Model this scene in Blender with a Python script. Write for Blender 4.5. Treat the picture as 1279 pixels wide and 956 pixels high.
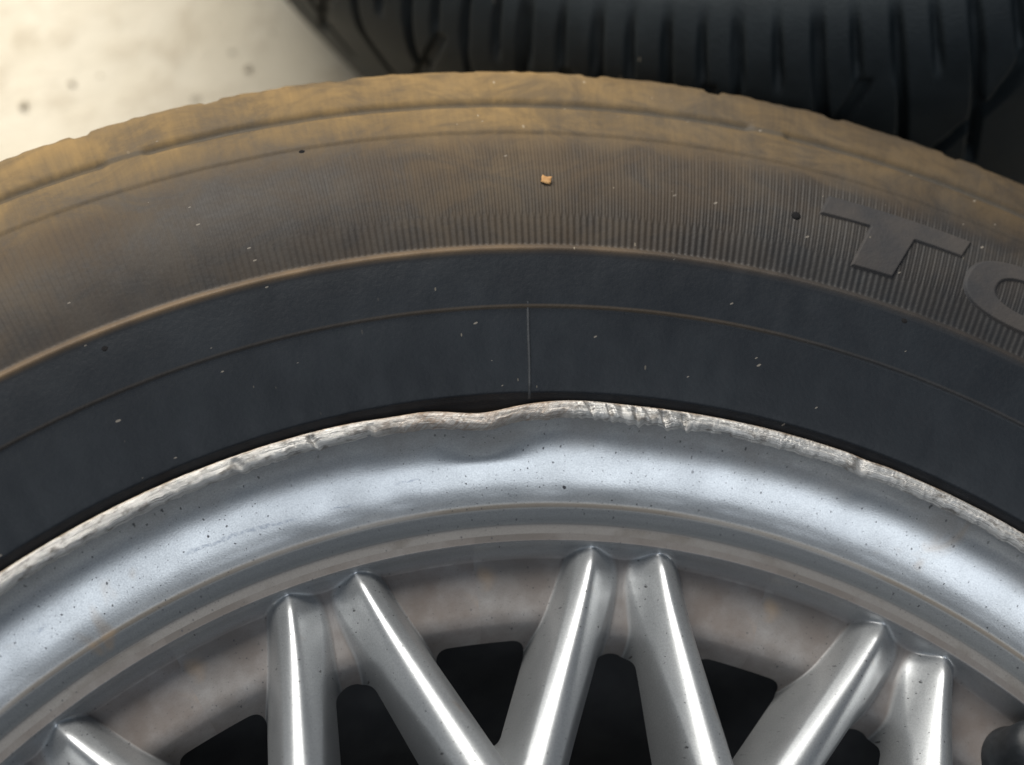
import bpy, bmesh, math
import numpy as np
from mathutils import Matrix, Vector

S = bpy.context.scene
for o in list(bpy.data.objects):
    bpy.data.objects.remove(o)
rng = np.random.default_rng(7)
ZF = 0.2015                      # height of the rim flange plane above the ground
D2R = math.pi / 180

# ------------------------------------------------------------------ camera, light, exposure
cam_d = bpy.data.cameras.new('camera')
cam = bpy.data.objects.new('camera', cam_d)
S.collection.objects.link(cam)
CAM = Vector((0.0, 0.11368, 0.28769 + ZF))
ROT = Matrix(((0.8916, 0.3762, -0.2519), (-0.4382, 0.857, -0.2712), (0.1139, 0.3521, 0.929)))
cam.matrix_world = Matrix.Translation(CAM) @ ROT.to_4x4()
cam_d.sensor_width = 36
cam_d.lens = 1631.54 / 1279 * 36
cam_d.clip_start = 0.01
cam_d.clip_end = 100
cam_d.dof.use_dof = True
cam_d.dof.focus_distance = 0.305
cam_d.dof.aperture_fstop = 7.5
S.camera = cam
S.render.resolution_x, S.render.resolution_y = 1024, 765

w = bpy.data.worlds.new('World')
S.world = w
w.use_nodes = True
bg = w.node_tree.nodes['Background']
bg.inputs[0].default_value = (0.58, 0.76, 1.0, 1)
bg.inputs[1].default_value = 0.12

IMG_UP = Vector((0.44, 0.898, 0))       # floor directions as seen in the picture
IMG_RT = Vector((0.898, -0.44, 0))
TARGET = Vector((0.08, 0.2, 0.2))


def area(name, right, up, height, size_x, size_y, energy, color):
    ld = bpy.data.lights.new(name, 'AREA')
    ld.shape = 'RECTANGLE'
    ld.size, ld.size_y = size_x, size_y
    ld.energy = energy
    ld.color = color
    o = bpy.data.objects.new(name, ld)
    S.collection.objects.link(o)
    o.location = TARGET + IMG_RT * right + IMG_UP * up + Vector((0, 0, height))
    o.rotation_euler = (TARGET - o.location).to_track_quat('-Z', 'Y').to_euler()
    return o


area('doorway_light', -0.9, 2.0, 1.9, 2.8, 1.7, 190, (1.0, 0.96, 0.89))
area('open_side_light', -0.25, -1.45, 2.3, 2.6, 0.9, 29, (0.90, 0.95, 1.0))

S.view_settings.view_transform = 'Standard'
S.view_settings.look = 'None'
S.view_settings.exposure = 0.0
S.view_settings.gamma = 1.0
S.view_settings.use_curve_mapping = False
S.render.engine = 'CYCLES'


# ------------------------------------------------------------------ node helpers
class NT:
    def __init__(self, name):
        self.m = bpy.data.materials.new(name)
        self.m.use_nodes = True
        self.t = self.m.node_tree
        self.b = self.t.nodes['Principled BSDF']

    def n(self, kind, **kw):
        nd = self.t.nodes.new(kind)
        for k, v in kw.items():
            setattr(nd, k, v)
        return nd

    def link(self, a, b):
        self.t.links.new(a, b)

    def put(self, sock, v):
        if isinstance(v, bpy.types.NodeSocket):
            self.link(v, sock)
        else:
            sock.default_value = v

    def math(self, op, a, b=None, c=None, clamp=False):
        nd = self.n('ShaderNodeMath', operation=op, use_clamp=clamp)
        self.put(nd.inputs[0], a)
        if b is not None:
            self.put(nd.inputs[1], b)
        if c is not None:
            self.put(nd.inputs[2], c)
        return nd.outputs[0]

    def step(self, v, lo, hi, a=0.0, b=1.0):
        nd = self.n('ShaderNodeMapRange', interpolation_type='SMOOTHSTEP')
        self.put(nd.inputs[0], v)
        for i, x in enumerate((lo, hi, a, b)):
            nd.inputs[i + 1].default_value = x
        return nd.outputs[0]

    def mix(self, f, a, b, mode='MIX'):
        nd = self.n('ShaderNodeMix', data_type='RGBA', blend_type=mode)
        self.put(nd.inputs[0], f)
        self.put(nd.inputs[6], a if isinstance(a, bpy.types.NodeSocket) else (*a, 1))
        self.put(nd.inputs[7], b if isinstance(b, bpy.types.NodeSocket) else (*b, 1))
        return nd.outputs[2]

    def noise(self, vec, scale, detail=3, rough=0.55, dist=0.0):
        nd = self.n('ShaderNodeTexNoise')
        self.put(nd.inputs['Vector'], vec)
        nd.inputs['Scale'].default_value = scale
        nd.inputs['Detail'].default_value = detail
        nd.inputs['Roughness'].default_value = rough
        nd.inputs['Distortion'].default_value = dist
        return nd.outputs[0]

    def voronoi(self, vec, scale, rnd=1.0):
        nd = self.n('ShaderNodeTexVoronoi', voronoi_dimensions='2D')
        self.put(nd.inputs['Vector'], vec)
        nd.inputs['Scale'].default_value = scale
        nd.inputs['Randomness'].default_value = rnd
        return nd.outputs['Distance'], nd.outputs['Color']

    def obj(self):
        return self.n('ShaderNodeTexCoord').outputs['Object']

    def uv(self):
        return self.n('ShaderNodeTexCoord').outputs['UV']

    def scale(self, vec, xyz):
        nd = self.n('ShaderNodeVectorMath', operation='MULTIPLY')
        self.link(vec, nd.inputs[0])
        nd.inputs[1].default_value = xyz
        return nd.outputs[0]

    def sep(self, vec):
        nd = self.n('ShaderNodeSeparateXYZ')
        self.link(vec, nd.inputs[0])
        return nd.outputs

    def bump(self, h, dist, strength=1.0, normal=None):
        nd = self.n('ShaderNodeBump')
        nd.inputs['Strength'].default_value = strength
        nd.inputs['Distance'].default_value = dist
        self.link(h, nd.inputs['Height'])
        if normal is not None:
            self.link(normal, nd.inputs['Normal'])
        return nd.outputs[0]

    def out(self, **kw):
        for k, v in kw.items():
            s = self.b.inputs[k.replace('_', ' ')]
            if isinstance(v, tuple) and len(v) == 3:
                v = (*v, 1)
            self.put(s, v)
        return self.m


def specks(t, vec, scale, keep, size):
    """random small dots: keep = share of cells that carry one"""
    d, c = t.voronoi(vec, scale)
    s = t.sep(c)
    has = t.math('LESS_THAN', s[0], keep)
    rad = t.math('MULTIPLY_ADD', s[1], size, size * 0.35)
    return t.math('MULTIPLY', has, t.math('LESS_THAN', d, rad))


# ------------------------------------------------------------------ materials
def mat_sidewall():
    t = NT('dusty sidewall rubber')
    o = t.obj()
    uv = t.uv()                      # u: arc length (m, at the flange), v: radius (m)
    u, R, _ = t.sep(uv)
    fine = t.noise(o, 900, 3, 0.6)
    mid = t.noise(o, 55, 4, 0.6)
    big = t.noise(o, 11, 3, 0.5)
    streak = t.noise(t.scale(uv, (900, 60, 1)), 1.0, 3, 0.6)     # radial smears of dust
    rubber = t.mix(t.step(mid, 0.3, 0.75), (0.006, 0.0082, 0.0115), (0.0105, 0.0135, 0.0175))
    # settled dust: none on the bead, growing outwards from the moulded ridge
    band = t.step(R, 0.2405, 0.2445)
    grow = t.step(R, 0.244, 0.278, 0.50, 1.0)
    amount = t.math('MULTIPLY', band, grow)
    amount = t.math('MULTIPLY', amount, t.step(t.math('ADD', t.math('MULTIPLY', big, 0.7), t.math('MULTIPLY', streak, 0.14)), 0.28, 0.56, 0.45, 1.05), clamp=True)
    patch = t.noise(t.scale(uv, (75, 85, 1)), 1.0, 5, 0.68, 0.8)
    amount = t.math('MULTIPLY', amount, t.step(patch, 0.33, 0.62, 0.62, 1.05))
    light_side = t.step(u, 0.075, 0.165, 1.0, 0.32)             # dust thinned rightwards, painting in the other tyre's shade
    amount = t.math('MULTIPLY', amount, light_side)
    dust = t.mix(t.step(R, 0.268, 0.284), (0.108, 0.078, 0.050), (0.255, 0.168, 0.075))
    dust = t.mix(t.step(mid, 0.35, 0.7, 0, 0.45), dust, (0.135, 0.105, 0.070))
    col = t.mix(t.math('MULTIPLY', amount, 0.95), rubber, dust)
    # thin dust lines caught on the moulded ridges
    near1 = t.step(t.math('ABSOLUTE', t.math('SUBTRACT', R, 0.2430)), 0.0002, 0.0016, 1, 0)
    near1 = t.math('MULTIPLY', near1, t.math('MULTIPLY', t.step(mid, 0.3, 0.6, 0.5, 1.0), t.step(u, 0.04, 0.15, 0.45, 0.05)))
    near2 = t.step(t.math('ABSOLUTE', t.math('SUBTRACT', R, 0.2292)), 0.0001, 0.0007, 1, 0)
    near2 = t.math('MULTIPLY', near2, t.math('MULTIPLY', t.step(u, 0.02, 0.09, 0.12, 0.30), t.step(u, 0.11, 0.16, 1, 0.2)))
    col = t.mix(near1, col, (0.23, 0.145, 0.07))
    col = t.mix(near2, col, (0.16, 0.105, 0.05))
    # darker tone along the shoulder groove
    col = t.mix(t.math('MULTIPLY', t.step(t.math('ABSOLUTE', t.math('SUBTRACT', R, 0.2862)), 0.0004, 0.0013, 0.55, 0), 1.0), col, (0.035, 0.036, 0.034))
    # lint and grit
    smear = t.scale(uv, (1, 0.42, 1))
    lint = t.math('MULTIPLY', specks(t, smear, 240, 0.10, 0.045), t.step(big, 0.45, 0.6))
    lint2 = specks(t, t.scale(o, (0.4, 1, 1)), 300, 0.05, 0.055)
    col = t.mix(t.math('MULTIPLY', lint, t.math('MULTIPLY_ADD', band, 0.3, 0.25)), col, (0.42, 0.36, 0.27))
    col = t.mix(t.math('MULTIPLY', lint2, 0.4), col, (0.34, 0.30, 0.25))
    # moulded radial ribbing
    ang = t.math('DIVIDE', u, 0.2075)
    s1 = t.math('SINE', t.math('MULTIPLY', ang, 985.0))
    s2 = t.math('SINE', t.math('MULTIPLY', ang, 1970.0))
    lo = t.math('MULTIPLY', t.step(R, 0.2436, 0.2444), t.step(R, 0.2505, 0.2525, 1, 0))
    hi = t.math('MULTIPLY', t.step(R, 0.2505, 0.2525), t.step(R, 0.268, 0.2755, 1, 0))
    vary = t.step(big, 0.3, 0.65, 0.5, 1.0)
    worn = t.math('MULTIPLY', t.step(u, -0.02, 0.08, 0.36, 0.8), t.step(u, 0.11, 0.17, 1.0, 0.6))
    rib = t.math('ADD', t.math('MULTIPLY', s1, lo), t.math('MULTIPLY', t.math('MULTIPLY', t.math('ADD', s2, s1), 0.42), hi))
    rib = t.math('MULTIPLY', t.math('MULTIPLY', rib, vary), worn)
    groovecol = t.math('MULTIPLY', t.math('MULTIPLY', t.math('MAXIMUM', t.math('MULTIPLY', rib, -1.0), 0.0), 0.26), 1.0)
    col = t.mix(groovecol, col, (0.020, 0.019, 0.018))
    n = t.bump(rib, 0.00015, 1.0)
    n = t.bump(t.math('ADD', fine, t.math('MULTIPLY', mid, 0.8)), 0.00007, 1.0, n)
    rough = t.math('ADD', t.math('MULTIPLY_ADD', amount, 0.32, 0.50), t.math('MULTIPLY', t.math('SUBTRACT', fine, 0.5), 0.18))
    return t.out(Base_Color=col, Roughness=rough, Normal=n, Specular_IOR_Level=t.math('MULTIPLY_ADD', amount, -0.22, 0.26, clamp=True))


def mat_rubber(name, a, b, rough=0.55, spec=0.4):
    t = NT(name)
    o = t.obj()
    mid = t.noise(o, 60, 4, 0.6)
    fine = t.noise(o, 800, 2, 0.6)
    col = t.mix(t.step(mid, 0.3, 0.7), a, b)
    lint = specks(t, o, 260, 0.02, 0.10)
    col = t.mix(t.math('MULTIPLY', lint, 0.4), col, (0.3, 0.26, 0.2))
    r = t.math('MULTIPLY_ADD', mid, 0.2, rough - 0.1)
    n = t.bump(t.math('ADD', fine, t.math('MULTIPLY', mid, 2)), 0.00012)
    return t.out(Base_Color=col, Roughness=r, Normal=n, Specular_IOR_Level=spec)


def mat_silver(dusty):
    t = NT('silver wheel paint' + (' with brake dust' if dusty else ''))
    o = t.obj()
    flake = t.noise(o, 2600, 1, 0.5)
    mid = t.noise(o, 70, 4, 0.6)
    big = t.noise(o, 22, 3, 0.55)
    col = t.mix(t.step(big, 0.3, 0.7), (0.375, 0.39, 0.405), (0.44, 0.455, 0.465))
    col = t.mix(t.step(flake, 0.32, 0.7, 0.0, 0.34), col, (0.22, 0.23, 0.25))
    if dusty:
        at = t.n('ShaderNodeAttribute', attribute_name='dust')
        d = t.math('MULTIPLY', at.outputs['Fac'], t.step(t.math('ADD', mid, t.math('MULTIPLY', big, 0.7)), 0.45, 1.1, 0.60, 0.98), clamp=True)
        col = t.mix(t.math('MULTIPLY', d, 0.95), col, t.mix(t.step(big, 0.35, 0.7), (0.088, 0.067, 0.056), (0.098, 0.086, 0.080)))
        metal = t.math('MULTIPLY_ADD', d, -0.84, 0.80, clamp=True)
        spec = t.math('MULTIPLY_ADD', d, -0.38, 0.5)
        rough = t.math('ADD', t.math('MULTIPLY_ADD', d, 0.22, 0.33), t.math('MULTIPLY', mid, 0.14))
    else:
        metal = 0.92
        rough = t.math('ADD', t.math('MULTIPLY', mid, 0.16), 0.26)
    if not dusty:
        uv = t.uv()
        u, Rr, _ = t.sep(uv)
        film = t.math('MULTIPLY', t.step(Rr, 0.1818, 0.1824, 0.9, 0.0), t.step(mid, 0.3, 0.7, 0.7, 1.0))
        line = t.step(t.math('ABSOLUTE', t.math('SUBTRACT', Rr, 0.1860)), 0.0002, 0.0011, 0.9, 0.0)
        line = t.math('MULTIPLY', line, t.step(big, 0.25, 0.6, 0.6, 1.0))
        soil_shade = t.math('MAXIMUM', film, line)
        soil_shade = t.math('MAXIMUM', soil_shade, t.math('MULTIPLY', t.step(Rr, 0.1822, 0.1850, 0.80, 0.62), t.step(Rr, 0.1852, 0.1862, 1.0, 0.0)))  # steep step below the barrel: its shade is painted in as dark grey
        upper = t.math('MULTIPLY', t.step(Rr, 0.1965, 0.2025), t.step(mid, 0.35, 0.7, 0.15, 0.5))
        soil_shade = t.math('MAXIMUM', soil_shade, upper)
        col = t.mix(soil_shade, col, t.mix(t.step(Rr, 0.1820, 0.1826), (0.066, 0.057, 0.050), t.mix(t.step(Rr, 0.1850, 0.1858), (0.045, 0.049, 0.050), (0.110, 0.092, 0.072))))
        metal = t.math('MULTIPLY_ADD', soil_shade, -0.95, 0.85, clamp=True)
        spec = t.math('MULTIPLY_ADD', soil_shade, -0.4, 0.5)
        rough = t.math('ADD', rough, t.math('MULTIPLY', soil_shade, 0.22))
        for (u0, r0_, u1, r1_, wd) in ((0.0469, 0.1941, 0.0553, 0.1945, 0.00035), (-0.0078, 0.1940, 0.0225, 0.1921, 0.0006), (-0.047, 0.1946, -0.0405, 0.1951, 0.0007), (0.029, 0.1919, 0.037, 0.1916, 0.0003)):
            kx = (r1_ - r0_) / (u1 - u0)
            cl = t.math('MULTIPLY_ADD', u, kx, r0_ - u0 * kx)
            dist = t.math('ABSOLUTE', t.math('SUBTRACT', t.math('SUBTRACT', Rr, cl), t.math('MULTIPLY', t.math('SUBTRACT', t.noise(uv, 260, 3, 0.7), 0.5), 0.0022)))
            f = t.math('MULTIPLY', t.step(dist, wd * 0.3, wd, 1, 0), t.math('MULTIPLY', t.step(u, u0, u0 + 0.003), t.step(u, u1 - 0.003, u1, 1, 0)))
            f = t.math('MULTIPLY', f, t.step(t.noise(uv, 900, 2, 0.6), 0.38, 0.6, 0.1, 0.5))
            col = t.mix(f, col, (0.13, 0.15, 0.19))
    if dusty:
        wallm = t.step(t.math('ABSOLUTE', t.math('SUBTRACT', t.math('SQRT', t.math('ADD', t.math('POWER', t.sep(o)[0], 2.0), t.math('POWER', t.sep(o)[1], 2.0))), 0.1792)), 0.0007, 0.0012, 1, 0)
        col = t.mix(t.math('MULTIPLY', wallm, 0.45), col, (0.045, 0.041, 0.038))
    warm = t.math('MULTIPLY', t.step(t.noise(o, 40, 3, 0.6, 0.6), 0.66, 0.76), 0.35)
    col = t.mix(warm, col, (0.30, 0.20, 0.11))
    # baked-on brake grit and tar pits
    sv = t.uv() if not dusty else o
    sv = t.n('ShaderNodeVectorMath', operation='ADD')
    t.link(t.uv() if not dusty else o, sv.inputs[0])
    wob = t.n('ShaderNodeTexNoise'); wob.inputs['Scale'].default_value = 1500
    t.link(o, wob.inputs['Vector'])
    wsc = t.n('ShaderNodeVectorMath', operation='SCALE'); wsc.inputs[3].default_value = 0.0006
    t.link(wob.outputs['Color'], wsc.inputs[0]); t.link(wsc.outputs[0], sv.inputs[1])
    sv = sv.outputs[0]
    p1 = specks(t, sv, 260, 0.55, 0.050)
    p2 = specks(t, sv, 560, 0.5, 0.065)
    p3 = specks(t, sv, 120, 0.06, 0.042)
    if dusty:
        p3 = t.math('MULTIPLY', p3, 0.0)
    pit = t.math('MAXIMUM', t.math('MAXIMUM', t.math('MULTIPLY', p1, 0.85), t.math('MULTIPLY', p2, 0.6)), p3)
    pit = t.math('MULTIPLY', pit, t.step(big, 0.38, 0.62, 0.35, 1.0))
    col = t.mix(pit, col, (0.055, 0.055, 0.06))
    # hairline scuffs running round the rim
    if not dusty:
        sc = t.noise(t.scale(uv, (28, 1500, 1)), 1.0, 4, 0.7)
        scm = t.math('MULTIPLY', t.step(sc, 0.66, 0.72), t.step(t.noise(uv, 45, 2, 0.5), 0.52, 0.66))
        col = t.mix(t.math('MULTIPLY', scm, 0.6), col, (0.16, 0.18, 0.22))
        rough = t.math('ADD', rough, t.math('MULTIPLY', scm, 0.2))
    n = t.bump(t.math('ADD', t.math('MULTIPLY', flake, 0.14), t.math('SUBTRACT', t.math('MULTIPLY', mid, 0.3), t.math('MULTIPLY', pit, 0.8))), 0.00011)
    return t.out(Base_Color=col, Metallic=metal, Roughness=rough, Normal=n, Specular_IOR_Level=spec)


def mat_scraped():
    t = NT('kerb scraped bare alloy')
    o = t.obj()
    uv = t.uv()                      # u: arc length, v: across the lip
    u, v, _ = t.sep(uv)
    dirt = t.noise(t.scale(uv, (220, 380, 1)), 1.0, 4, 0.65)
    drag = t.noise(t.scale(uv, (110, 4200, 1)), 1.0, 5, 0.75)
    shear = t.n('ShaderNodeCombineXYZ')
    t.link(t.math('MULTIPLY_ADD', v, 0.9, u), shear.inputs[0]); t.link(v, shear.inputs[1])
    cross = t.noise(t.scale(shear.outputs[0], (2100, 230, 1)), 1.0, 3, 0.7, 0.5)
    col = t.mix(t.step(drag, 0.3, 0.7), (0.34, 0.33, 0.315), (0.74, 0.72, 0.69))
    col = t.mix(t.step(drag, 0.36, 0.44, 0.75, 0.0), col, (0.10, 0.09, 0.08))
    col = t.mix(t.math('MULTIPLY', t.step(dirt, 0.50, 0.66), 0.75), col, (0.15, 0.135, 0.12))
    brown = t.math('MULTIPLY', t.step(u, 0.038, 0.055), t.step(u, 0.085, 0.097, 1, 0))
    col = t.mix(t.math('MULTIPLY', brown, t.step(cross, 0.35, 0.65, 0.10, 0.75)), col, (0.30, 0.225, 0.17))
    warm = t.step(v, 0.0004, 0.0022, 0.75, 0.0)                    # rusty dust along the tyre side
    col = t.mix(t.math('MULTIPLY', warm, t.step(dirt, 0.35, 0.6, 0.4, 1)), col, (0.40, 0.27, 0.16))
    rough = t.math('MULTIPLY_ADD', dirt, 0.35, 0.30)
    n = t.bump(t.math('ADD', t.math('ADD', drag, t.math('MULTIPLY', cross, 0.3)), t.math('MULTIPLY', dirt, 0.6)), 0.00026)
    return t.out(Base_Color=col, Metallic=0.85, Roughness=rough, Normal=n)


def mat_concrete():
    t = NT('pale concrete floor')
    o = t.obj()
    a = t.noise(o, 7, 5, 0.6)
    b = t.noise(o, 45, 5, 0.65)
    c = t.noise(o, 420, 3, 0.6)
    col = t.mix(t.step(a, 0.35, 0.68), (0.60, 0.535, 0.41), (0.70, 0.645, 0.53))
    col = t.mix(t.math('MULTIPLY', t.step(b, 0.47, 0.70), 0.55), col, (0.42, 0.35, 0.25))
    col = t.mix(t.math('MULTIPLY', c, 0.22), col, (0.42, 0.37, 0.29))
    sp = specks(t, o, 46, 0.09, 0.10)
    col = t.mix(t.math('MULTIPLY', sp, 0.6), col, (0.16, 0.13, 0.09))
    n = t.bump(t.math('ADD', b, t.math('MULTIPLY', c, 0.5)), 0.0016)
    return t.out(Base_Color=col, Roughness=0.85, Normal=n)


def mat_plain(name, c0, c1, rough, scale=300, metal=0.0):
    t = NT(name)
    nz = t.noise(t.obj(), scale, 3, 0.6)
    return t.out(Base_Color=t.mix(t.step(nz, 0.3, 0.7), c0, c1), Roughness=rough, Metallic=metal, Normal=t.bump(nz, 0.0002))


M_SIDE = mat_sidewall()
M_LETTER = mat_rubber('lettering rubber', (0.026, 0.026, 0.028), (0.044, 0.039, 0.036), 0.72, 0.2)
M_SEAM = mat_rubber('bead rubber', (0.022, 0.024, 0.027), (0.032, 0.034, 0.037), 0.5)
M_OTHER = mat_rubber('dark worn rubber', (0.008, 0.012, 0.0145), (0.014, 0.019, 0.022), 0.66, 0.28)
M_SILVER = mat_silver(False)
M_SPOKE = mat_silver(True)
M_LIP = mat_scraped()
M_CONC = mat_concrete()
M_INNER = mat_plain('shade-dark inner barrel', (0.016, 0.018, 0.022), (0.03, 0.032, 0.036), 0.8, 80)
M_VALVE = mat_plain('black valve rubber', (0.007, 0.009, 0.011), (0.013, 0.015, 0.018), 0.5)
M_BOLT = mat_plain('dull steel', (0.25, 0.25, 0.26), (0.36, 0.36, 0.37), 0.4, 300, 0.9)
M_STUB = mat_rubber('stub rubber', (0.010, 0.010, 0.011), (0.016, 0.015, 0.015), 0.9, 0.05)
M_FLAKE = mat_plain('dry leaf', (0.30, 0.15, 0.05), (0.40, 0.23, 0.09), 0.8)
M_STONE = mat_plain('grit stone', (0.30, 0.25, 0.18), (0.42, 0.36, 0.26), 0.9)


# ------------------------------------------------------------------ mesh helpers
def link(name, me, mat, parent=None):
    o = bpy.data.objects.new(name, me)
    S.collection.objects.link(o)
    if mat and not me.materials:
        me.materials.append(mat)
    if parent:
        o.parent = parent
    return o


def tag(o, label, cat, group=None, kind=None):
    if label:
        o['label'] = label
    if cat:
        o['category'] = cat
    if group:
        o['group'] = group
    if kind:
        o['kind'] = kind
    return o


def grid_mesh(name, P, wrap_u=False, uv=None, keep=None, flip=False):
    """P: (nu, nv, 3) array -> smooth quad grid; keep: (nu', nv') bool of faces"""
    nu, nv, _ = P.shape
    idx = np.arange(nu * nv).reshape(nu, nv)
    iu = np.arange(nu if wrap_u else nu - 1)
    ju = (iu + 1) % nu
    a = idx[iu][:, :-1]; b = idx[ju][:, :-1]; c = idx[ju][:, 1:]; d = idx[iu][:, 1:]
    F = np.stack([a, b, c, d], -1) if not flip else np.stack([a, d, c, b], -1)
    if keep is not None:
        F = F[keep]
    F = F.reshape(-1, 4)
    used = np.unique(F)
    remap = -np.ones(nu * nv, int); remap[used] = np.arange(len(used))
    F = remap[F]
    V = P.reshape(-1, 3)[used]
    me = bpy.data.meshes.new(name)
    me.vertices.add(len(V)); me.vertices.foreach_set('co', V.astype(np.float32).ravel())
    me.loops.add(F.size); me.loops.foreach_set('vertex_index', F.astype(np.int32).ravel())
    me.polygons.add(len(F)); me.polygons.foreach_set('loop_start', np.arange(0, F.size, 4, dtype=np.int32))
    if uv is not None:
        L = me.uv_layers.new(name='UVMap')
        U = uv.reshape(-1, 2)[used]
        L.data.foreach_set('uv', U[F.ravel()].astype(np.float32).ravel())
    me.update(calc_edges=True)
    me.polygons.foreach_set('use_smooth', np.ones(len(F), bool))
    me.validate()
    return me, used


def sm(x, a, b):
    t = np.clip((x - a) / (b - a), 0, 1)
    return t * t * (3 - 2 * t)


def gauss(x, m, s):
    return np.exp(-0.5 * ((x - m) / s) ** 2)


_tab = rng.random((512, 64))


def vnoise(x, y=0.0):
    """value noise in about -1..1"""
    x = np.asarray(x, float); y = np.broadcast_to(np.asarray(y, float), x.shape)
    xi = np.floor(x).astype(int); yi = np.floor(y).astype(int)
    fx = x - xi; fy = y - yi
    fx = fx * fx * (3 - 2 * fx); fy = fy * fy * (3 - 2 * fy)
    g = lambda i, j: _tab[i % 512, j % 64]
    v = (g(xi, yi) * (1 - fx) + g(xi + 1, yi) * fx) * (1 - fy) + (g(xi, yi + 1) * (1 - fx) + g(xi + 1, yi + 1) * fx) * fy
    return v * 2 - 1


def thetas(step, lo=-18.0, hi=64.0, coarse=1.5):
    a = np.arange(lo, hi, step)
    b = np.linspace(hi, lo + 360, int((360 - (hi - lo)) / coarse) + 1)[:-1]
    return np.concatenate([a, b])


def polar(th_deg, R, z):
    t = np.asarray(th_deg) * D2R
    return np.stack([R * np.sin(t), R * np.cos(t), z + 0 * R], -1)


def smooth_profile(pts, step):
    """Catmull-Rom through pts, resampled at about `step`"""
    p = np.array(pts, float)
    q = np.vstack([2 * p[0] - p[1], p, 2 * p[-1] - p[-2]])
    out = []
    for i in range(1, len(q) - 2):
        a, b, c, d = q[i - 1:i + 3]
        n = max(2, int(np.linalg.norm(c - b) / step))
        for k in range(n):
            t = k / n
            out.append(0.5 * ((2 * b) + (c - a) * t + (2 * a - 5 * b + 4 * c - d) * t ** 2 + (3 * b - a - 3 * c + d) * t ** 3))
    out.append(p[-1])
    return np.array(out)


def lathe(name, pts, nseg=96, step=None):
    pr = np.array(pts, float) if step is None else smooth_profile(pts, step)
    th = np.linspace(0, 360, nseg, endpoint=False)
    T, Rr = np.meshgrid(th, pr[:, 0], indexing='ij')
    _, Zz = np.meshgrid(th, pr[:, 1], indexing='ij')
    P = polar(T, Rr, Zz)
    uv = np.stack([T * D2R * 0.2075, Rr], -1)
    return grid_mesh(name, P, wrap_u=True, uv=uv)[0]


# ------------------------------------------------------------------ the floor
def build_floor():
    n = 60
    g = np.concatenate([-np.geomspace(6, 0.05, n // 2), [0], np.geomspace(0.05, 6, n // 2)])
    X, Y = np.meshgrid(g, g, indexing='ij')
    P = np.stack([X, Y, 0 * X], -1)
    me, _ = grid_mesh('floor', P)
    o = link('ground', me, M_CONC)
    o['kind'] = 'structure'


build_floor()

# ------------------------------------------------------------------ the damaged wheel
wheel = bpy.data.objects.new('alloy_wheel', None)
S.collection.objects.link(wheel)
wheel.empty_display_size = 0.1
tag(wheel, 'silver mesh-spoke alloy wheel with dented, scraped rim lip and dusty mounted tyre', 'car wheel')

# ---- tyre
UP = [(0.2045, -0.0065), (0.2062, -0.0045), (0.2080, -0.0024), (0.2097, 0.0000), (0.2150, 0.0022), (0.2220, 0.0045), (0.2290, 0.0064),
      (0.2360, 0.0080), (0.2428, 0.0092), (0.2500, 0.0102), (0.2560, 0.0104), (0.2620, 0.0099), (0.2690, 0.0084), (0.2757, 0.0062),
      (0.2810, 0.0044), (0.2862, 0.0028), (0.2915, 0.0012), (0.2962, -0.0010), (0.2997, -0.0042), (0.3020, -0.0080), (0.3035, -0.0130),
      (0.3046, -0.0220), (0.3055, -0.0400), (0.3060, -0.0950)]
PR_UP = smooth_profile(UP, 0.00042)
ZMID = -0.0955
low = PR_UP[::-1][1:][::5].copy()
low[:, 1] = 2 * ZMID - low[:, 1]


def sidewall_z(R):
    k = PR_UP[:, 0] < 0.2995
    return np.interp(R, PR_UP[k, 0], PR_UP[k, 1])


def dent(th):
    """inward push of the lip (m) by angle"""
    return 0.0024 * gauss(th, 19.3, 1.9) + 0.0005 * gauss(th, 13.5, 1.6) - 0.0005 * gauss(th, 26.0, 1.6) + 0.0003 * gauss(th, 45.5, 0.7)


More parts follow.
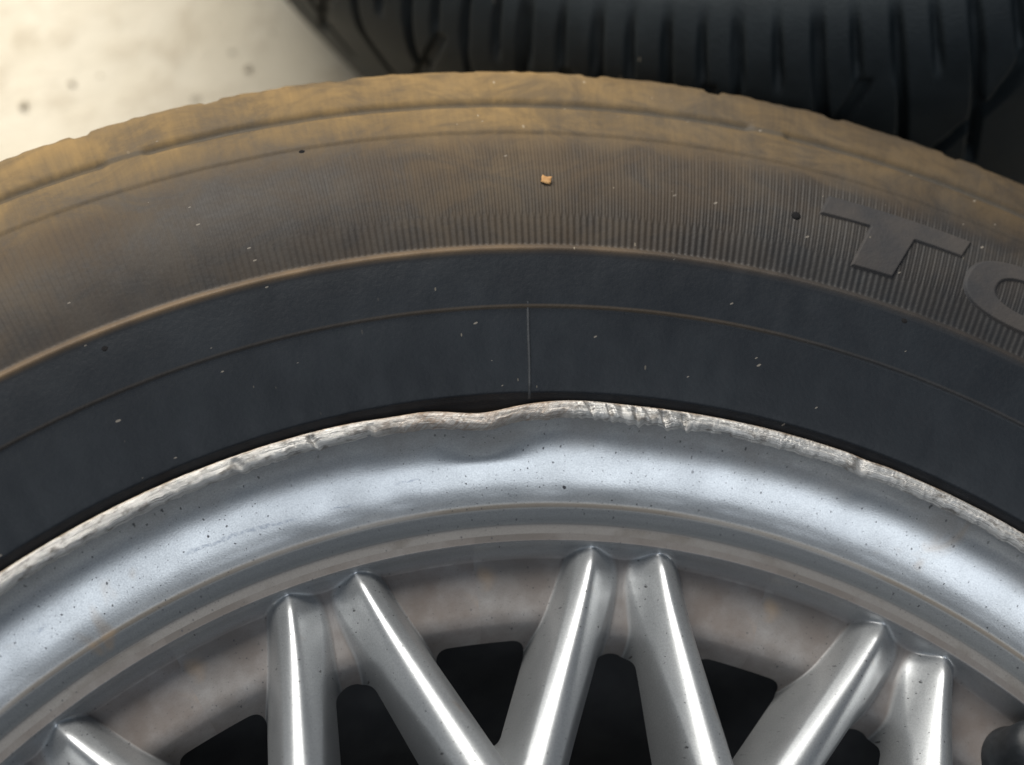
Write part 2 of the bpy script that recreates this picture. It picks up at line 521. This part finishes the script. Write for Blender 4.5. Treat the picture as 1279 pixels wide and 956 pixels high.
def build_tyre():
    th = thetas(0.11)
    pr = np.vstack([PR_UP, low])
    nup = len(PR_UP)
    d = np.gradient(pr, axis=0)
    d /= np.linalg.norm(d, axis=1)[:, None]
    nr, nz = -d[:, 1], d[:, 0]               # outward normal of the profile
    T, R = np.meshgrid(th, pr[:, 0], indexing='ij')
    _, Z = np.meshgrid(th, pr[:, 1], indexing='ij')
    Nr = np.broadcast_to(nr, T.shape); Nz = np.broadcast_to(nz, T.shape)
    upper = np.broadcast_to(np.arange(len(pr)) < nup, T.shape)
    h = np.zeros_like(R)
    h += 0.00045 * sm(R, 0.2093, 0.2101) * upper                            # bead line step
    h += 0.00055 * sm(R, 0.2286, 0.2293) * upper                            # step at the second moulded line
    h += 0.00055 * gauss(R, 0.2428, 0.00055) * upper                        # moulded ridge
    h -= 0.00035 * sm(R, 0.2430, 0.2440) * (1 - sm(R, 0.268, 0.276)) * upper
    h += 0.00055 * sm(R, 0.2752, 0.2765) * upper
    brk = np.zeros_like(T)
    for k in range(11):
        c = 3.3 + k * 360 / 11
        dth = (T - c + 180) % 360 - 180
        brk = np.maximum(brk, 1 - sm(np.abs(dth), 0.7, 1.2))
    h -= 0.0011 * gauss(R, 0.2862, 0.00090) * upper * (1 - brk)
    # tread: cross cuts that nick the shoulder, four circumferential channels
    tread = sm(R, 0.2962, 0.3012)
    ph = ((T - 27.0) / (360 / 57)) % 1.0
    jag = 0.10 * np.sin(T * 0.9)
    cut = 1 - sm(np.abs(((ph + jag * 0) + 0.5) % 1.0 - 0.5), 0.045, 0.085)
    h -= cut * tread * ((0.0007 + 0.0005 * vnoise(T * 0.16)) + 0.0045 * sm(R, 0.3005, 0.304))
    for zc in (0.025, 0.062):
        for s in (-1, 1):
            h -= 0.0065 * (1 - sm(np.abs(Z - ZMID - s * zc), 0.0035, 0.0048)) * (R > 0.303)
    h += 0.00022 * vnoise(T * 2.3, R * 400) * tread
    h += 0.00007 * vnoise(T * 1.1, R * 160) * upper
    P = polar(T, R + Nr * h, Z + Nz * h + ZF)
    uv = np.stack([T * D2R * 0.2075, R], -1)
    uv[..., 0] = np.where(T > 180, (T - 360) * D2R * 0.2075, uv[..., 0])
    me, _ = grid_mesh('tyre', P, wrap_u=True, uv=uv)
    return link('tyre', me, M_SIDE, wheel)


tyre = build_tyre()


def poly_sdf(x, y, poly):
    """signed distance (negative inside)"""
    poly = np.array(poly)
    d = np.full(x.shape, 1e9); inside = np.zeros(x.shape, bool)
    n = len(poly)
    for i in range(n):
        a = poly[i]; b = poly[(i + 1) % n]
        e = b - a
        wx, wy = x - a[0], y - a[1]
        t = np.clip((wx * e[0] + wy * e[1]) / (e @ e), 0, 1)
        d = np.minimum(d, np.hypot(wx - e[0] * t, wy - e[1] * t))
        c = ((a[1] > y) != (b[1] > y)) & (x < (b[0] - a[0]) * (y - a[1]) / (b[1] - a[1] + 1e-12) + a[0])
        inside ^= c
    return np.where(inside, -d, d)


def raised(name, sdf, th0, th1, r0, r1, label, step=0.00022):
    """moulded letter: x = angle * 0.26 m, y = radius"""
    x = np.arange(th0 * D2R * 0.26, th1 * D2R * 0.26, step)
    y = np.arange(r0, r1, step)
    X, Y = np.meshgrid(x, y, indexing='ij')
    d = sdf(X, Y)
    hh = 0.00075 * (1 - sm(d, -0.00055, 0.0))
    z = sidewall_z(Y) + 0.00055 + hh
    P = polar(X / 0.26 / D2R, Y, z + ZF)
    inside = d < 0.0003
    keep = inside[:-1, :-1] & inside[1:, :-1] & inside[1:, 1:] & inside[:-1, 1:]
    me, _ = grid_mesh(name, P, keep=keep)
    o = link(name, me, M_LETTER, tyre)
    o['label'] = label
    return o


def A(deg):
    return deg * D2R * 0.26


T_POLY = [(A(39.40), 0.2690), (A(38.95), 0.2622), (A(41.80), 0.2624), (A(41.10), 0.2500), (A(43.62), 0.2502), (A(44.40), 0.2626), (A(47.10), 0.2629), (A(47.50), 0.2693)]
raised('raised_letter', lambda x, y: poly_sdf(x, y, T_POLY), 38.3, 48.2, 0.249, 0.2705, 'raised capital letter T moulded on the sidewall')


def o_sdf(x, y):
    cx, cy = A(51.55), 0.2589
    xs = (x - cx) - 0.18 * (y - cy)
    ys = y - cy
    f = lambda a, b: ((np.abs(xs) / a) ** 2.5 + (np.abs(ys) / b) ** 2.5) ** (1 / 2.5)
    return np.maximum((f(0.0186, 0.0096) - 1) * 0.0096, -(f(0.0096, 0.0046) - 1) * 0.0046)


raised('raised_letter', o_sdf, 46.0, 57.0, 0.248, 0.2705, 'raised capital letter O moulded on the sidewall')


def seam():
    R = np.linspace(0.2085, 0.2300, 40)
    v = np.linspace(-1, 1, 7)
    RR, VV = np.meshgrid(R, v, indexing='ij')
    z = sidewall_z(RR) + 0.00035 + 0.00045 * (1 - VV ** 2) ** 0.5 * (1 + 0.6 * gauss(RR, 0.2112, 0.0006))
    step = 0.00045 * sm(RR, 0.2290, 0.2297)
    t = 22.62 + VV * 0.11 + 0.008 * np.sin(RR * 500)
    me, _ = grid_mesh('mould_seam', polar(t, RR, z + step + ZF))
    o = link('mould_seam', me, M_SEAM, tyre)
    o['label'] = 'thin raised mould seam across the black bead'


seam()


def stub(th, R):
    pr = [(0.0014, -0.0006), (0.0012, 0.0001), (0.0008, 0.0004), (0.0004, 0.0005), (0.00001, 0.0005)]
    me = lathe('vent_stub', pr, 12)
    o = link('vent_stub', me, M_STUB, tyre)
    t = th * D2R
    o.location = (R * math.sin(t), R * math.cos(t), float(sidewall_z(R)) + 0.0006 + ZF)


for a, r in ((37.74, 0.2599), (-1.13, 0.2392), (44.9, 0.2412), (11.6, 0.2751)):
    stub(a, r)

# ---- rim: barrel and ledge
RIM = [(0.2045, -0.0012), (0.2042, -0.0022), (0.2036, -0.0036), (0.2024, -0.0056), (0.2006, -0.0075), (0.1982, -0.0092), (0.1950, -0.0109),
       (0.1915, -0.0124), (0.1888, -0.0132), (0.1872, -0.0135), (0.1861, -0.0137), (0.1854, -0.0141), (0.1842, -0.0152), (0.1828, -0.0164),
       (0.1822, -0.0168), (0.1818, -0.0170), (0.1799, -0.0170)]


def build_rim():
    th = thetas(0.12)
    pr = smooth_profile(RIM, 0.00035)
    T, R = np.meshgrid(th, pr[:, 0], indexing='ij')
    _, Z = np.meshgrid(th, pr[:, 1], indexing='ij')
    fall = sm(R, 0.1955, 0.2045)
    Tw = np.where(T > 180, T - 360, T)
    dd = dent(Tw)
    Rn = R - dd * fall
    Zn = Z + dd * 0.22 * sm(R, 0.196, 0.2015) * (1 - 0.4 * sm(R, 0.2015, 0.204)) + 0.00010 * vnoise(Tw * 0.45, R * 90) * sm(R, 0.187, 0.19)
    P = polar(T, Rn, Zn + ZF)
    uv = np.stack([Tw * D2R * 0.2075, R], -1)
    me, _ = grid_mesh('rim', P, wrap_u=True, uv=uv, flip=True)
    return link('rim', me, M_SILVER, wheel)


rim = build_rim()


def build_lip():
    th = thetas(0.045, coarse=1.0)
    # cross section from the tyre side over the crown to the barrel
    lip = [(0.2078, -0.0060), (0.2080, -0.0030), (0.2079, -0.0012), (0.2075, -0.0002), (0.2070, 0.0003), (0.2064, 0.0003), (0.2057, -0.0001),
           (0.2047, -0.0006), (0.2041, -0.0013), (0.2037, -0.0024)]
    pr = smooth_profile(lip, 0.00021)
    s = np.concatenate([[0], np.cumsum(np.linalg.norm(np.diff(pr, axis=0), axis=1))])
    i0 = np.argmin(np.abs(pr[:, 0] - 0.2079) + (pr[:, 1] < -0.003))
    T, R = np.meshgrid(th, pr[:, 0], indexing='ij')
    _, Z = np.meshgrid(th, pr[:, 1], indexing='ij')
    _, V = np.meshgrid(th, s - s[i0], indexing='ij')
    Tw = np.where(T > 180, T - 360, T)
    R = R - dent(Tw)
    Z = Z + dent(Tw) * 0.30
    crown = gauss(Z, 0.0004 + dent(Tw) * 0.3, 0.0012)
    inner = sm(V, 0.0020, 0.0040)
    # general grinding
    g = 0.00005 * vnoise(Tw * 1.5, V * 1300) + 0.00004 * vnoise(Tw * 8.0, V * 1600 + 7)
    # chewed-up stretches
    chew = sm(Tw, 25.2, 25.9) * (1 - sm(Tw, 33.0, 33.8))
    left = sm(Tw, -14, -9) * (1 - sm(Tw, 8.5, 10.5))
    mid = sm(Tw, 11, 14) * (1 - sm(Tw, 24, 26))
    right = sm(Tw, 37, 42) * (1 - sm(Tw, 56, 60))
    slant = Tw - V * 170
    teeth = vnoise(slant * 2.6, V * 120) + 0.6 * vnoise(slant * 5.5 + 9, V * 200)
    g += chew * 0.00030 * teeth * sm(V, 0.0006, 0.0020)
    g += left * (0.00009 * vnoise(Tw * 0.9 + V * 250, V * 700) + 0.00006 * vnoise((Tw - V * 260) * 2.4, V * 150))
    g += mid * (0.00007 * vnoise((Tw - V * 300) * 4.4, V * 500) + 0.00008 * vnoise(Tw * 0.9, V * 1100))
    g += right * 0.00008 * vnoise(Tw * 0.5, V * 2200)
    for c, wd, dp in ((31.6, 0.16, 0.0011), (33.0, 0.14, 0.0012), (29.7, 0.12, 0.0008), (27.9, 0.10, 0.0007), (26.7, 0.1, 0.0006), (8.3, 0.16, 0.0008), (3.4, 0.25, 0.0008), (45.2, 0.25, 0.0007), (12.2, 0.2, 0.0005)):
        g -= dp * gauss(Tw - V * 110, c - 0.35, wd) * sm(V, 0.0012, 0.0028)
    edge = 0.00045 * vnoise(Tw * 1.15, 3.3) + 0.00035 * vnoise(Tw * 3.1, 8.1) + 0.0004 * chew * vnoise(Tw * 5.0, 1.2)
    edge = edge * 0.7 + 0.0002 * mid - 0.0003 * gauss(Tw, 11.3, 1.0)
    Z = Z + g * (0.35 + crown)
    R = R + 0.0003 * inner * sm(Tw, 10, 14) - edge * inner * 0.75 - 0.0003 * inner * chew + 0.5 * g * inner
    Z = Z + 0.0004 * inner
    P = polar(T, R, Z + ZF)
    uv = np.stack([Tw * D2R * 0.2075, V], -1)
    me, _ = grid_mesh('rim_lip', P, wrap_u=True, uv=uv, flip=True)
    o = link('rim_lip', me, M_LIP, rim)
    o['label'] = 'gouged and scraped bare metal edge of the rim, pushed in by a dent'


build_lip()

# inner drum, necked in and near-black to put shade in the spoke openings
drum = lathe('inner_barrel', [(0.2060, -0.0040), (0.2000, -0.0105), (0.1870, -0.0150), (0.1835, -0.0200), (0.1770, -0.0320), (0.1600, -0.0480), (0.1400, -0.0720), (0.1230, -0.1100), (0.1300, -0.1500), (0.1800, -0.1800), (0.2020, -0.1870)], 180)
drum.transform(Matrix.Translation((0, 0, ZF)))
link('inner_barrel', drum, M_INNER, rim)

# ---- spokes: fifteen cast sectors, each a pair of spokes with its web
NP = 15
PITCH = 360 / NP
PH0 = 30.4
AL = 2.45 * D2R
RO, ZO, SL = 0.1758, -0.0172, 0.30
DIRA = 15.4 * D2R - AL           # spoke direction against the pair's axis


def smax(a, b, k):
    h = np.clip(0.5 + 0.5 * (a - b) / k, 0, 1)
    return b * (1 - h) + a * h + k * h * (1 - h)


def height(T, R):
    """surface height and dust share of the wheel face; T in degrees from the pair axis"""
    x0 = R * np.sin(T * D2R); y0 = R * np.cos(T * D2R)
    zs = np.full(T.shape, -1.0)
    gap = np.full(T.shape, 1.0)
    for k in (-2, -1, 0, 1, 2):
        a = k * PITCH * D2R
        xr = x0 * math.cos(a) - y0 * math.sin(a)
        yr = x0 * math.sin(a) + y0 * math.cos(a)
        for sg in (-1, 1):
            x = sg * xr
            ax, ay = RO * math.sin(AL), RO * math.cos(AL)
            dx, dy = math.sin(DIRA), -math.cos(DIRA)
            s = (x - ax) * dx + (yr - ay) * dy
            d = (x - ax) * dy - (yr - ay) * dx
            bend = 0.0022 * np.clip(1 - s / 0.02, 0, 1.5) ** 2      # the ends straighten to the rim
            d = d + bend * 0.35
            zr = ZO + SL * s - 70 * np.clip(0.0044 - s, 0, 0.02) ** 2
            r0 = 0.0022 + 0.17 * np.clip(s, 0, 0.05)
            kk = 1.65
            z = zr - (np.sqrt((kk * d) ** 2 + r0 ** 2) - r0) - 620 * np.clip(np.abs(d) - 0.0030 - 0.012 * np.clip(s, 0, 0.06) - 0.0036 * sm(d, -0.001, 0.002) * (1 - sm(s, 0.0, 0.055)), 0, 0.006) ** 2
            wv = 0.0062 + 0.010 * np.clip(s, 0, 0.06)
            gap = -smax(-(np.abs(d) - wv), -gap, 0.0030)
            zs = smax(z, zs, 0.0012)
    # web plate behind the spokes, with the openings cut through it
    Tm = (np.abs(T) % PITCH)
    slot = 1 - sm(Tm, 3.2, 4.6)
    rh = 0.1588 * (1 - slot) + 0.1560 * slot
    tw = (PITCH / 2 - Tm) / (PITCH / 2)
    rh = rh + 0.0012 * tw ** 2 * (1 - slot)
    zp = -0.0258 + 0.0012 * slot
    q = np.clip(rh + 0.0045 - R, 0, 0.012)
    zp = zp - 110 * q ** 2
    g = -smax(-(rh - R), -gap, 0.0045)          # distance into the opening
    wall = -0.0170 - 5.0 * np.clip(0.1782 - R, 0, 1)
    wall = np.maximum(wall, -0.05)
    face = smax(zp, wall, 0.0035)
    z = smax(zs, face, 0.0044 + 0.0026 * sm(R, 0.1680, 0.1745) * (1 - sm(R, 0.1765, 0.1785)) + 0.0020 * (1 - sm(Tm, 2.2, 3.4)) * (1 - sm(R, 0.166, 0.173)))
    hubz = 0.0125 - 0.35 * np.clip(R - 0.068, 0, 1) - 6 * np.clip(R - 0.078, 0, 1)
    z = smax(z, hubz, 0.004)
    z = z - 260 * np.clip(g + 0.0016, 0, 0.01) ** 2
    dust = sm(face - zs, -0.0004, 0.0050) * sm(0.1782 - R, 0.0003, 0.0025)
    dust = np.maximum(dust, 0.98 * sm(R, 0.1776, 0.1784))
    return z, dust, g


def build_sector():
    r = np.concatenate([np.arange(0.058, 0.10, 0.0008), np.linspace(0.10, 0.1799, 301)])
    n = 290
    t = np.linspace(-PITCH / 2, PITCH / 2, n + 1)
    T, R = np.meshgrid(t, r, indexing='ij')
    Z, dust, g = height(T, R)
    ok = g < 0.0018
    for _ in range(3):                      # pull the outermost row onto a clean edge
        e = 1e-5
        gt = (height(T + e / R / D2R, R)[2] - height(T - e / R / D2R, R)[2]) / (2 * e)
        gr = (height(T, R + e)[2] - height(T, R - e)[2]) / (2 * e)
        gg = gt ** 2 + gr ** 2 + 1e-6
        mv = np.where((g > 0.0018) & (g < 0.0032), (0.0018 - g) / gg, 0.0)
        edge = (np.abs(np.abs(T) - PITCH / 2) < 1e-6)
        T = T + np.where(edge, 0, mv * gt / R / D2R)
        R = R + mv * gr
        Z, dust, g = height(T, R)
    e = 1e-5
    zt = (height(T + e / R / D2R, R)[0] - height(T - e / R / D2R, R)[0]) / (2 * e)
    zr = (height(T, R + e)[0] - height(T, R - e)[0]) / (2 * e)
    tt = T * D2R
    nx = -(zt * np.cos(tt) + zr * np.sin(tt)); ny = -(-zt * np.sin(tt) + zr * np.cos(tt))
    N = np.stack([nx, ny, np.ones_like(nx)], -1)
    N /= np.linalg.norm(N, axis=-1, keepdims=True)
    keep = ok[:-1, :-1] | ok[1:, :-1] | ok[1:, 1:] | ok[:-1, 1:]
    Zc = np.maximum(Z, -0.06)
    me, used = grid_mesh('spoke_pair', polar(T, R, Zc), keep=keep)
    at = me.attributes.new('dust', 'FLOAT', 'POINT')
    at.data.foreach_set('value', dust.reshape(-1)[used].astype(np.float32))
    me.normals_split_custom_set_from_vertices(N.reshape(-1, 3)[used].tolist())
    me.materials.append(M_SPOKE)
    return me


sector = build_sector()
for k in range(NP):
    o = link('spoke_pair', sector, None, rim)
    o.rotation_euler.z = -(PH0 + k * PITCH) * D2R
    o.location.z = ZF

# ---- hub
hub = lathe('hub', [(0.0001, 0.0125), (0.030, 0.0125), (0.033, 0.0150), (0.036, 0.0150), (0.039, 0.0120), (0.052, 0.0120), (0.0600, 0.0126), (0.0610, 0.0100), (0.0610, -0.02)], 96)
hub.transform(Matrix.Translation((0, 0, ZF)))
link('hub', hub, M_SILVER, rim)
cap = lathe('hub_cap', [(0.0001, 0.0205), (0.015, 0.0200), (0.025, 0.0180), (0.0292, 0.0145), (0.0292, 0.0120)], 64)
cap.transform(Matrix.Translation((0, 0, ZF)))
link('hub_cap', cap, M_SILVER, rim)
bolt = lathe('lug_bolt', [(0.0001, 0.010), (0.006, 0.010), (0.0075, 0.0085), (0.0078, 0.0), (0.0078, -0.004)], 6)
for k in range(5):
    o = link('lug_bolt', bolt, M_BOLT, rim)
    a = (12 + 72 * k) * D2R
    o.location = (0.0475 * math.sin(a), 0.0475 * math.cos(a), ZF + 0.0125)

# ---- valve
vp = [(0.0001, 0.0262), (0.0030, 0.0260), (0.0042, 0.0245), (0.0046, 0.0225), (0.0046, 0.0150), (0.0050, 0.0135), (0.0062, 0.0120), (0.0068, 0.0095), (0.0070, 0.0040), (0.0078, 0.0010), (0.0082, -0.0020)]
valve = link('valve_stem', lathe('valve_stem', vp, 40, 0.0006), M_VALVE, wheel)
va = 66.2 * D2R
valve.location = (0.1685 * math.sin(va), 0.1685 * math.cos(va), ZF - 0.0262)
valve.rotation_euler = (-0.10, 0.22, 0)
valve['label'] = 'black rubber tyre valve between two spokes'

# ------------------------------------------------------------------ the second tyre, leaning behind
RN, WN = 0.275, 0.080


def build_second():
    axis = -Vector((0.3927, -0.0451, -0.9186)).normalized()
    ax_a = np.linspace(-WN, WN, 150)
    ins = 0.036
    over = np.clip(np.abs(ax_a) - (WN - ins), 0, ins)
    rr = RN - 0.030 * (1 - np.sqrt(np.maximum(0, 1 - (over / ins) ** 2)) ) - 0.003 * (ax_a / WN) ** 2
    # sidewalls as extra rows down to the bead
    sr = np.linspace(rr[0], 0.195, 14)[1:]
    sa = -WN - 0.006 * np.sin(np.linspace(0, math.pi, 14))[1:]
    prof_a = np.concatenate([sa[::-1], ax_a, -sa])
    prof_r = np.concatenate([sr[::-1], rr, sr])
    th = np.linspace(0, 2 * math.pi, 2496, endpoint=False)
    T, Ax = np.meshgrid(th, prof_a, indexing='ij')
    _, R = np.meshgrid(th, prof_r, indexing='ij')
    core = np.broadcast_to(np.concatenate([np.zeros(13), np.ones(150), np.zeros(13)]), T.shape)
    u = T / (2 * math.pi)
    tri = lambda v: np.abs((v + 0.5) % 1 - 0.5)
    wob = 0.0009 * np.sin(T * 23) + 0.0006 * np.sin(T * 41 + 1)
    short = (1 - sm(tri(u * 156), 0.10, 0.14)) * sm(np.abs(Ax), 0.060, 0.066)
    main = (1 - sm(tri((u + wob) * 78), 0.052, 0.075)) * sm(Ax, 0.004, 0.010)
    diag = (1 - sm(tri((u - (Ax - 0.055) * 0.33) * 39 + 0.3), 0.035, 0.06)) * sm(Ax, 0.012, 0.016) * (1 - sm(Ax, 0.060, 0.064))
    diag2 = (1 - sm(tri((u + (Ax + 0.055) * 0.33) * 39 + 0.3), 0.035, 0.06)) * sm(-Ax, 0.012, 0.016) * (1 - sm(-Ax, 0.060, 0.064))
    rib = 1 - sm(np.abs(np.abs(Ax) - 0.0015), 0.0022, 0.0034)
    dep = np.maximum.reduce([short * 0.85, main, diag * 0.7])
    lim = sm(WN - np.abs(Ax), 0.0, 0.010)
    h = -0.0045 * dep * core * lim
    # worn, rounded edges of the blocks come from the soft masks
    X = (R + h) * np.cos(T); Y = (R + h) * np.sin(T)
    P = np.stack([X, Y, Ax], -1)
    q = axis.to_track_quat('Z', 'Y').to_matrix()
    Q = np.array(q)
    W = P @ Q.T
    me, _ = grid_mesh('spare_tyre', P, wrap_u=True, flip=False)
    o = link('leaning_tyre', me, M_OTHER)
    c = Vector((0.3492, 0.4785, 0.0))
    c.z = -float(W[..., 2].min()) + 0.0005
    o.matrix_world = Matrix.Translation(c) @ q.to_4x4()
    print('second tyre z', c.z, 'rel flange', c.z - ZF)
    tag(o, 'dark clean tyre showing its grooved tread, leaning behind the dusty wheel', 'tyre')


build_second()

# ------------------------------------------------------------------ small things
def flake():
    P = np.zeros((5, 4, 3))
    for i in range(5):
        for j in range(4):
            P[i, j] = ((i - 2) * 0.0006 + 0.0001 * math.sin(j * 2.1), (j - 1.5) * 0.00065 + 0.00008 * math.cos(i * 1.7), 0.00025 * math.sin(i * 1.2 + j))
    me, _ = grid_mesh('leaf_flake', P)
    o = link('leaf_flake', me, M_FLAKE)
    md = o.modifiers.new('thickness', 'SOLIDIFY'); md.thickness = 0.00015
    t = 23.95 * D2R
    o.location = (0.2607 * math.sin(t), 0.2607 * math.cos(t), float(sidewall_z(0.2607)) + ZF + 0.0013)
    o.rotation_euler = (0.1, -0.15, -0.75)
    tag(o, 'tiny orange flake of dry leaf on the dusty sidewall', 'leaf flake')


flake()


def pebble(x, y, r, seed, label):
    bm = bmesh.new()
    bmesh.ops.create_icosphere(bm, subdivisions=2, radius=r)
    rs = np.random.default_rng(seed)
    k = rs.normal(size=(3, 3))
    for v in bm.verts:
        n = v.co.normalized()
        f = 1 + 0.16 * math.sin(3 * n.dot(Vector(k[0]))) + 0.14 * math.sin(2.3 * n.dot(Vector(k[1])) + 1)
        v.co = Vector((v.co.x * f * 1.25, v.co.y * f, v.co.z * f * 0.7))
    mz = min(v.co.z for v in bm.verts)
    me = bpy.data.meshes.new('pebble')
    bm.to_mesh(me); bm.free()
    me.polygons.foreach_set('use_smooth', np.ones(len(me.polygons), bool))
    o = link('pebble', me, M_STONE)
    o.location = (x, y, -mz * 0.9)
    o.rotation_euler.z = seed * 1.3
    tag(o, label, 'pebble', 'grit stones on the concrete')


for i, (x, y, r, lab) in enumerate((
        (-0.0009, 0.4496, 0.0024, 'largest brown grit stone lying alone on the pale concrete'),
        (0.0207, 0.4527, 0.0019, 'brown grit stone on the concrete with a tiny crumb beside it'),
        (0.0913, 0.4323, 0.0021, 'brown grit stone on the concrete between dusty wheel and leaning tyre'),
        (0.1079, 0.4456, 0.0012, 'small grit stone on the concrete closest to the leaning tyre'),
        (0.0327, 0.4522, 0.0010, 'tiny grit crumb beside a larger brown stone on the concrete'))):
    pebble(x, y, r * 0.58, i + 3, lab)
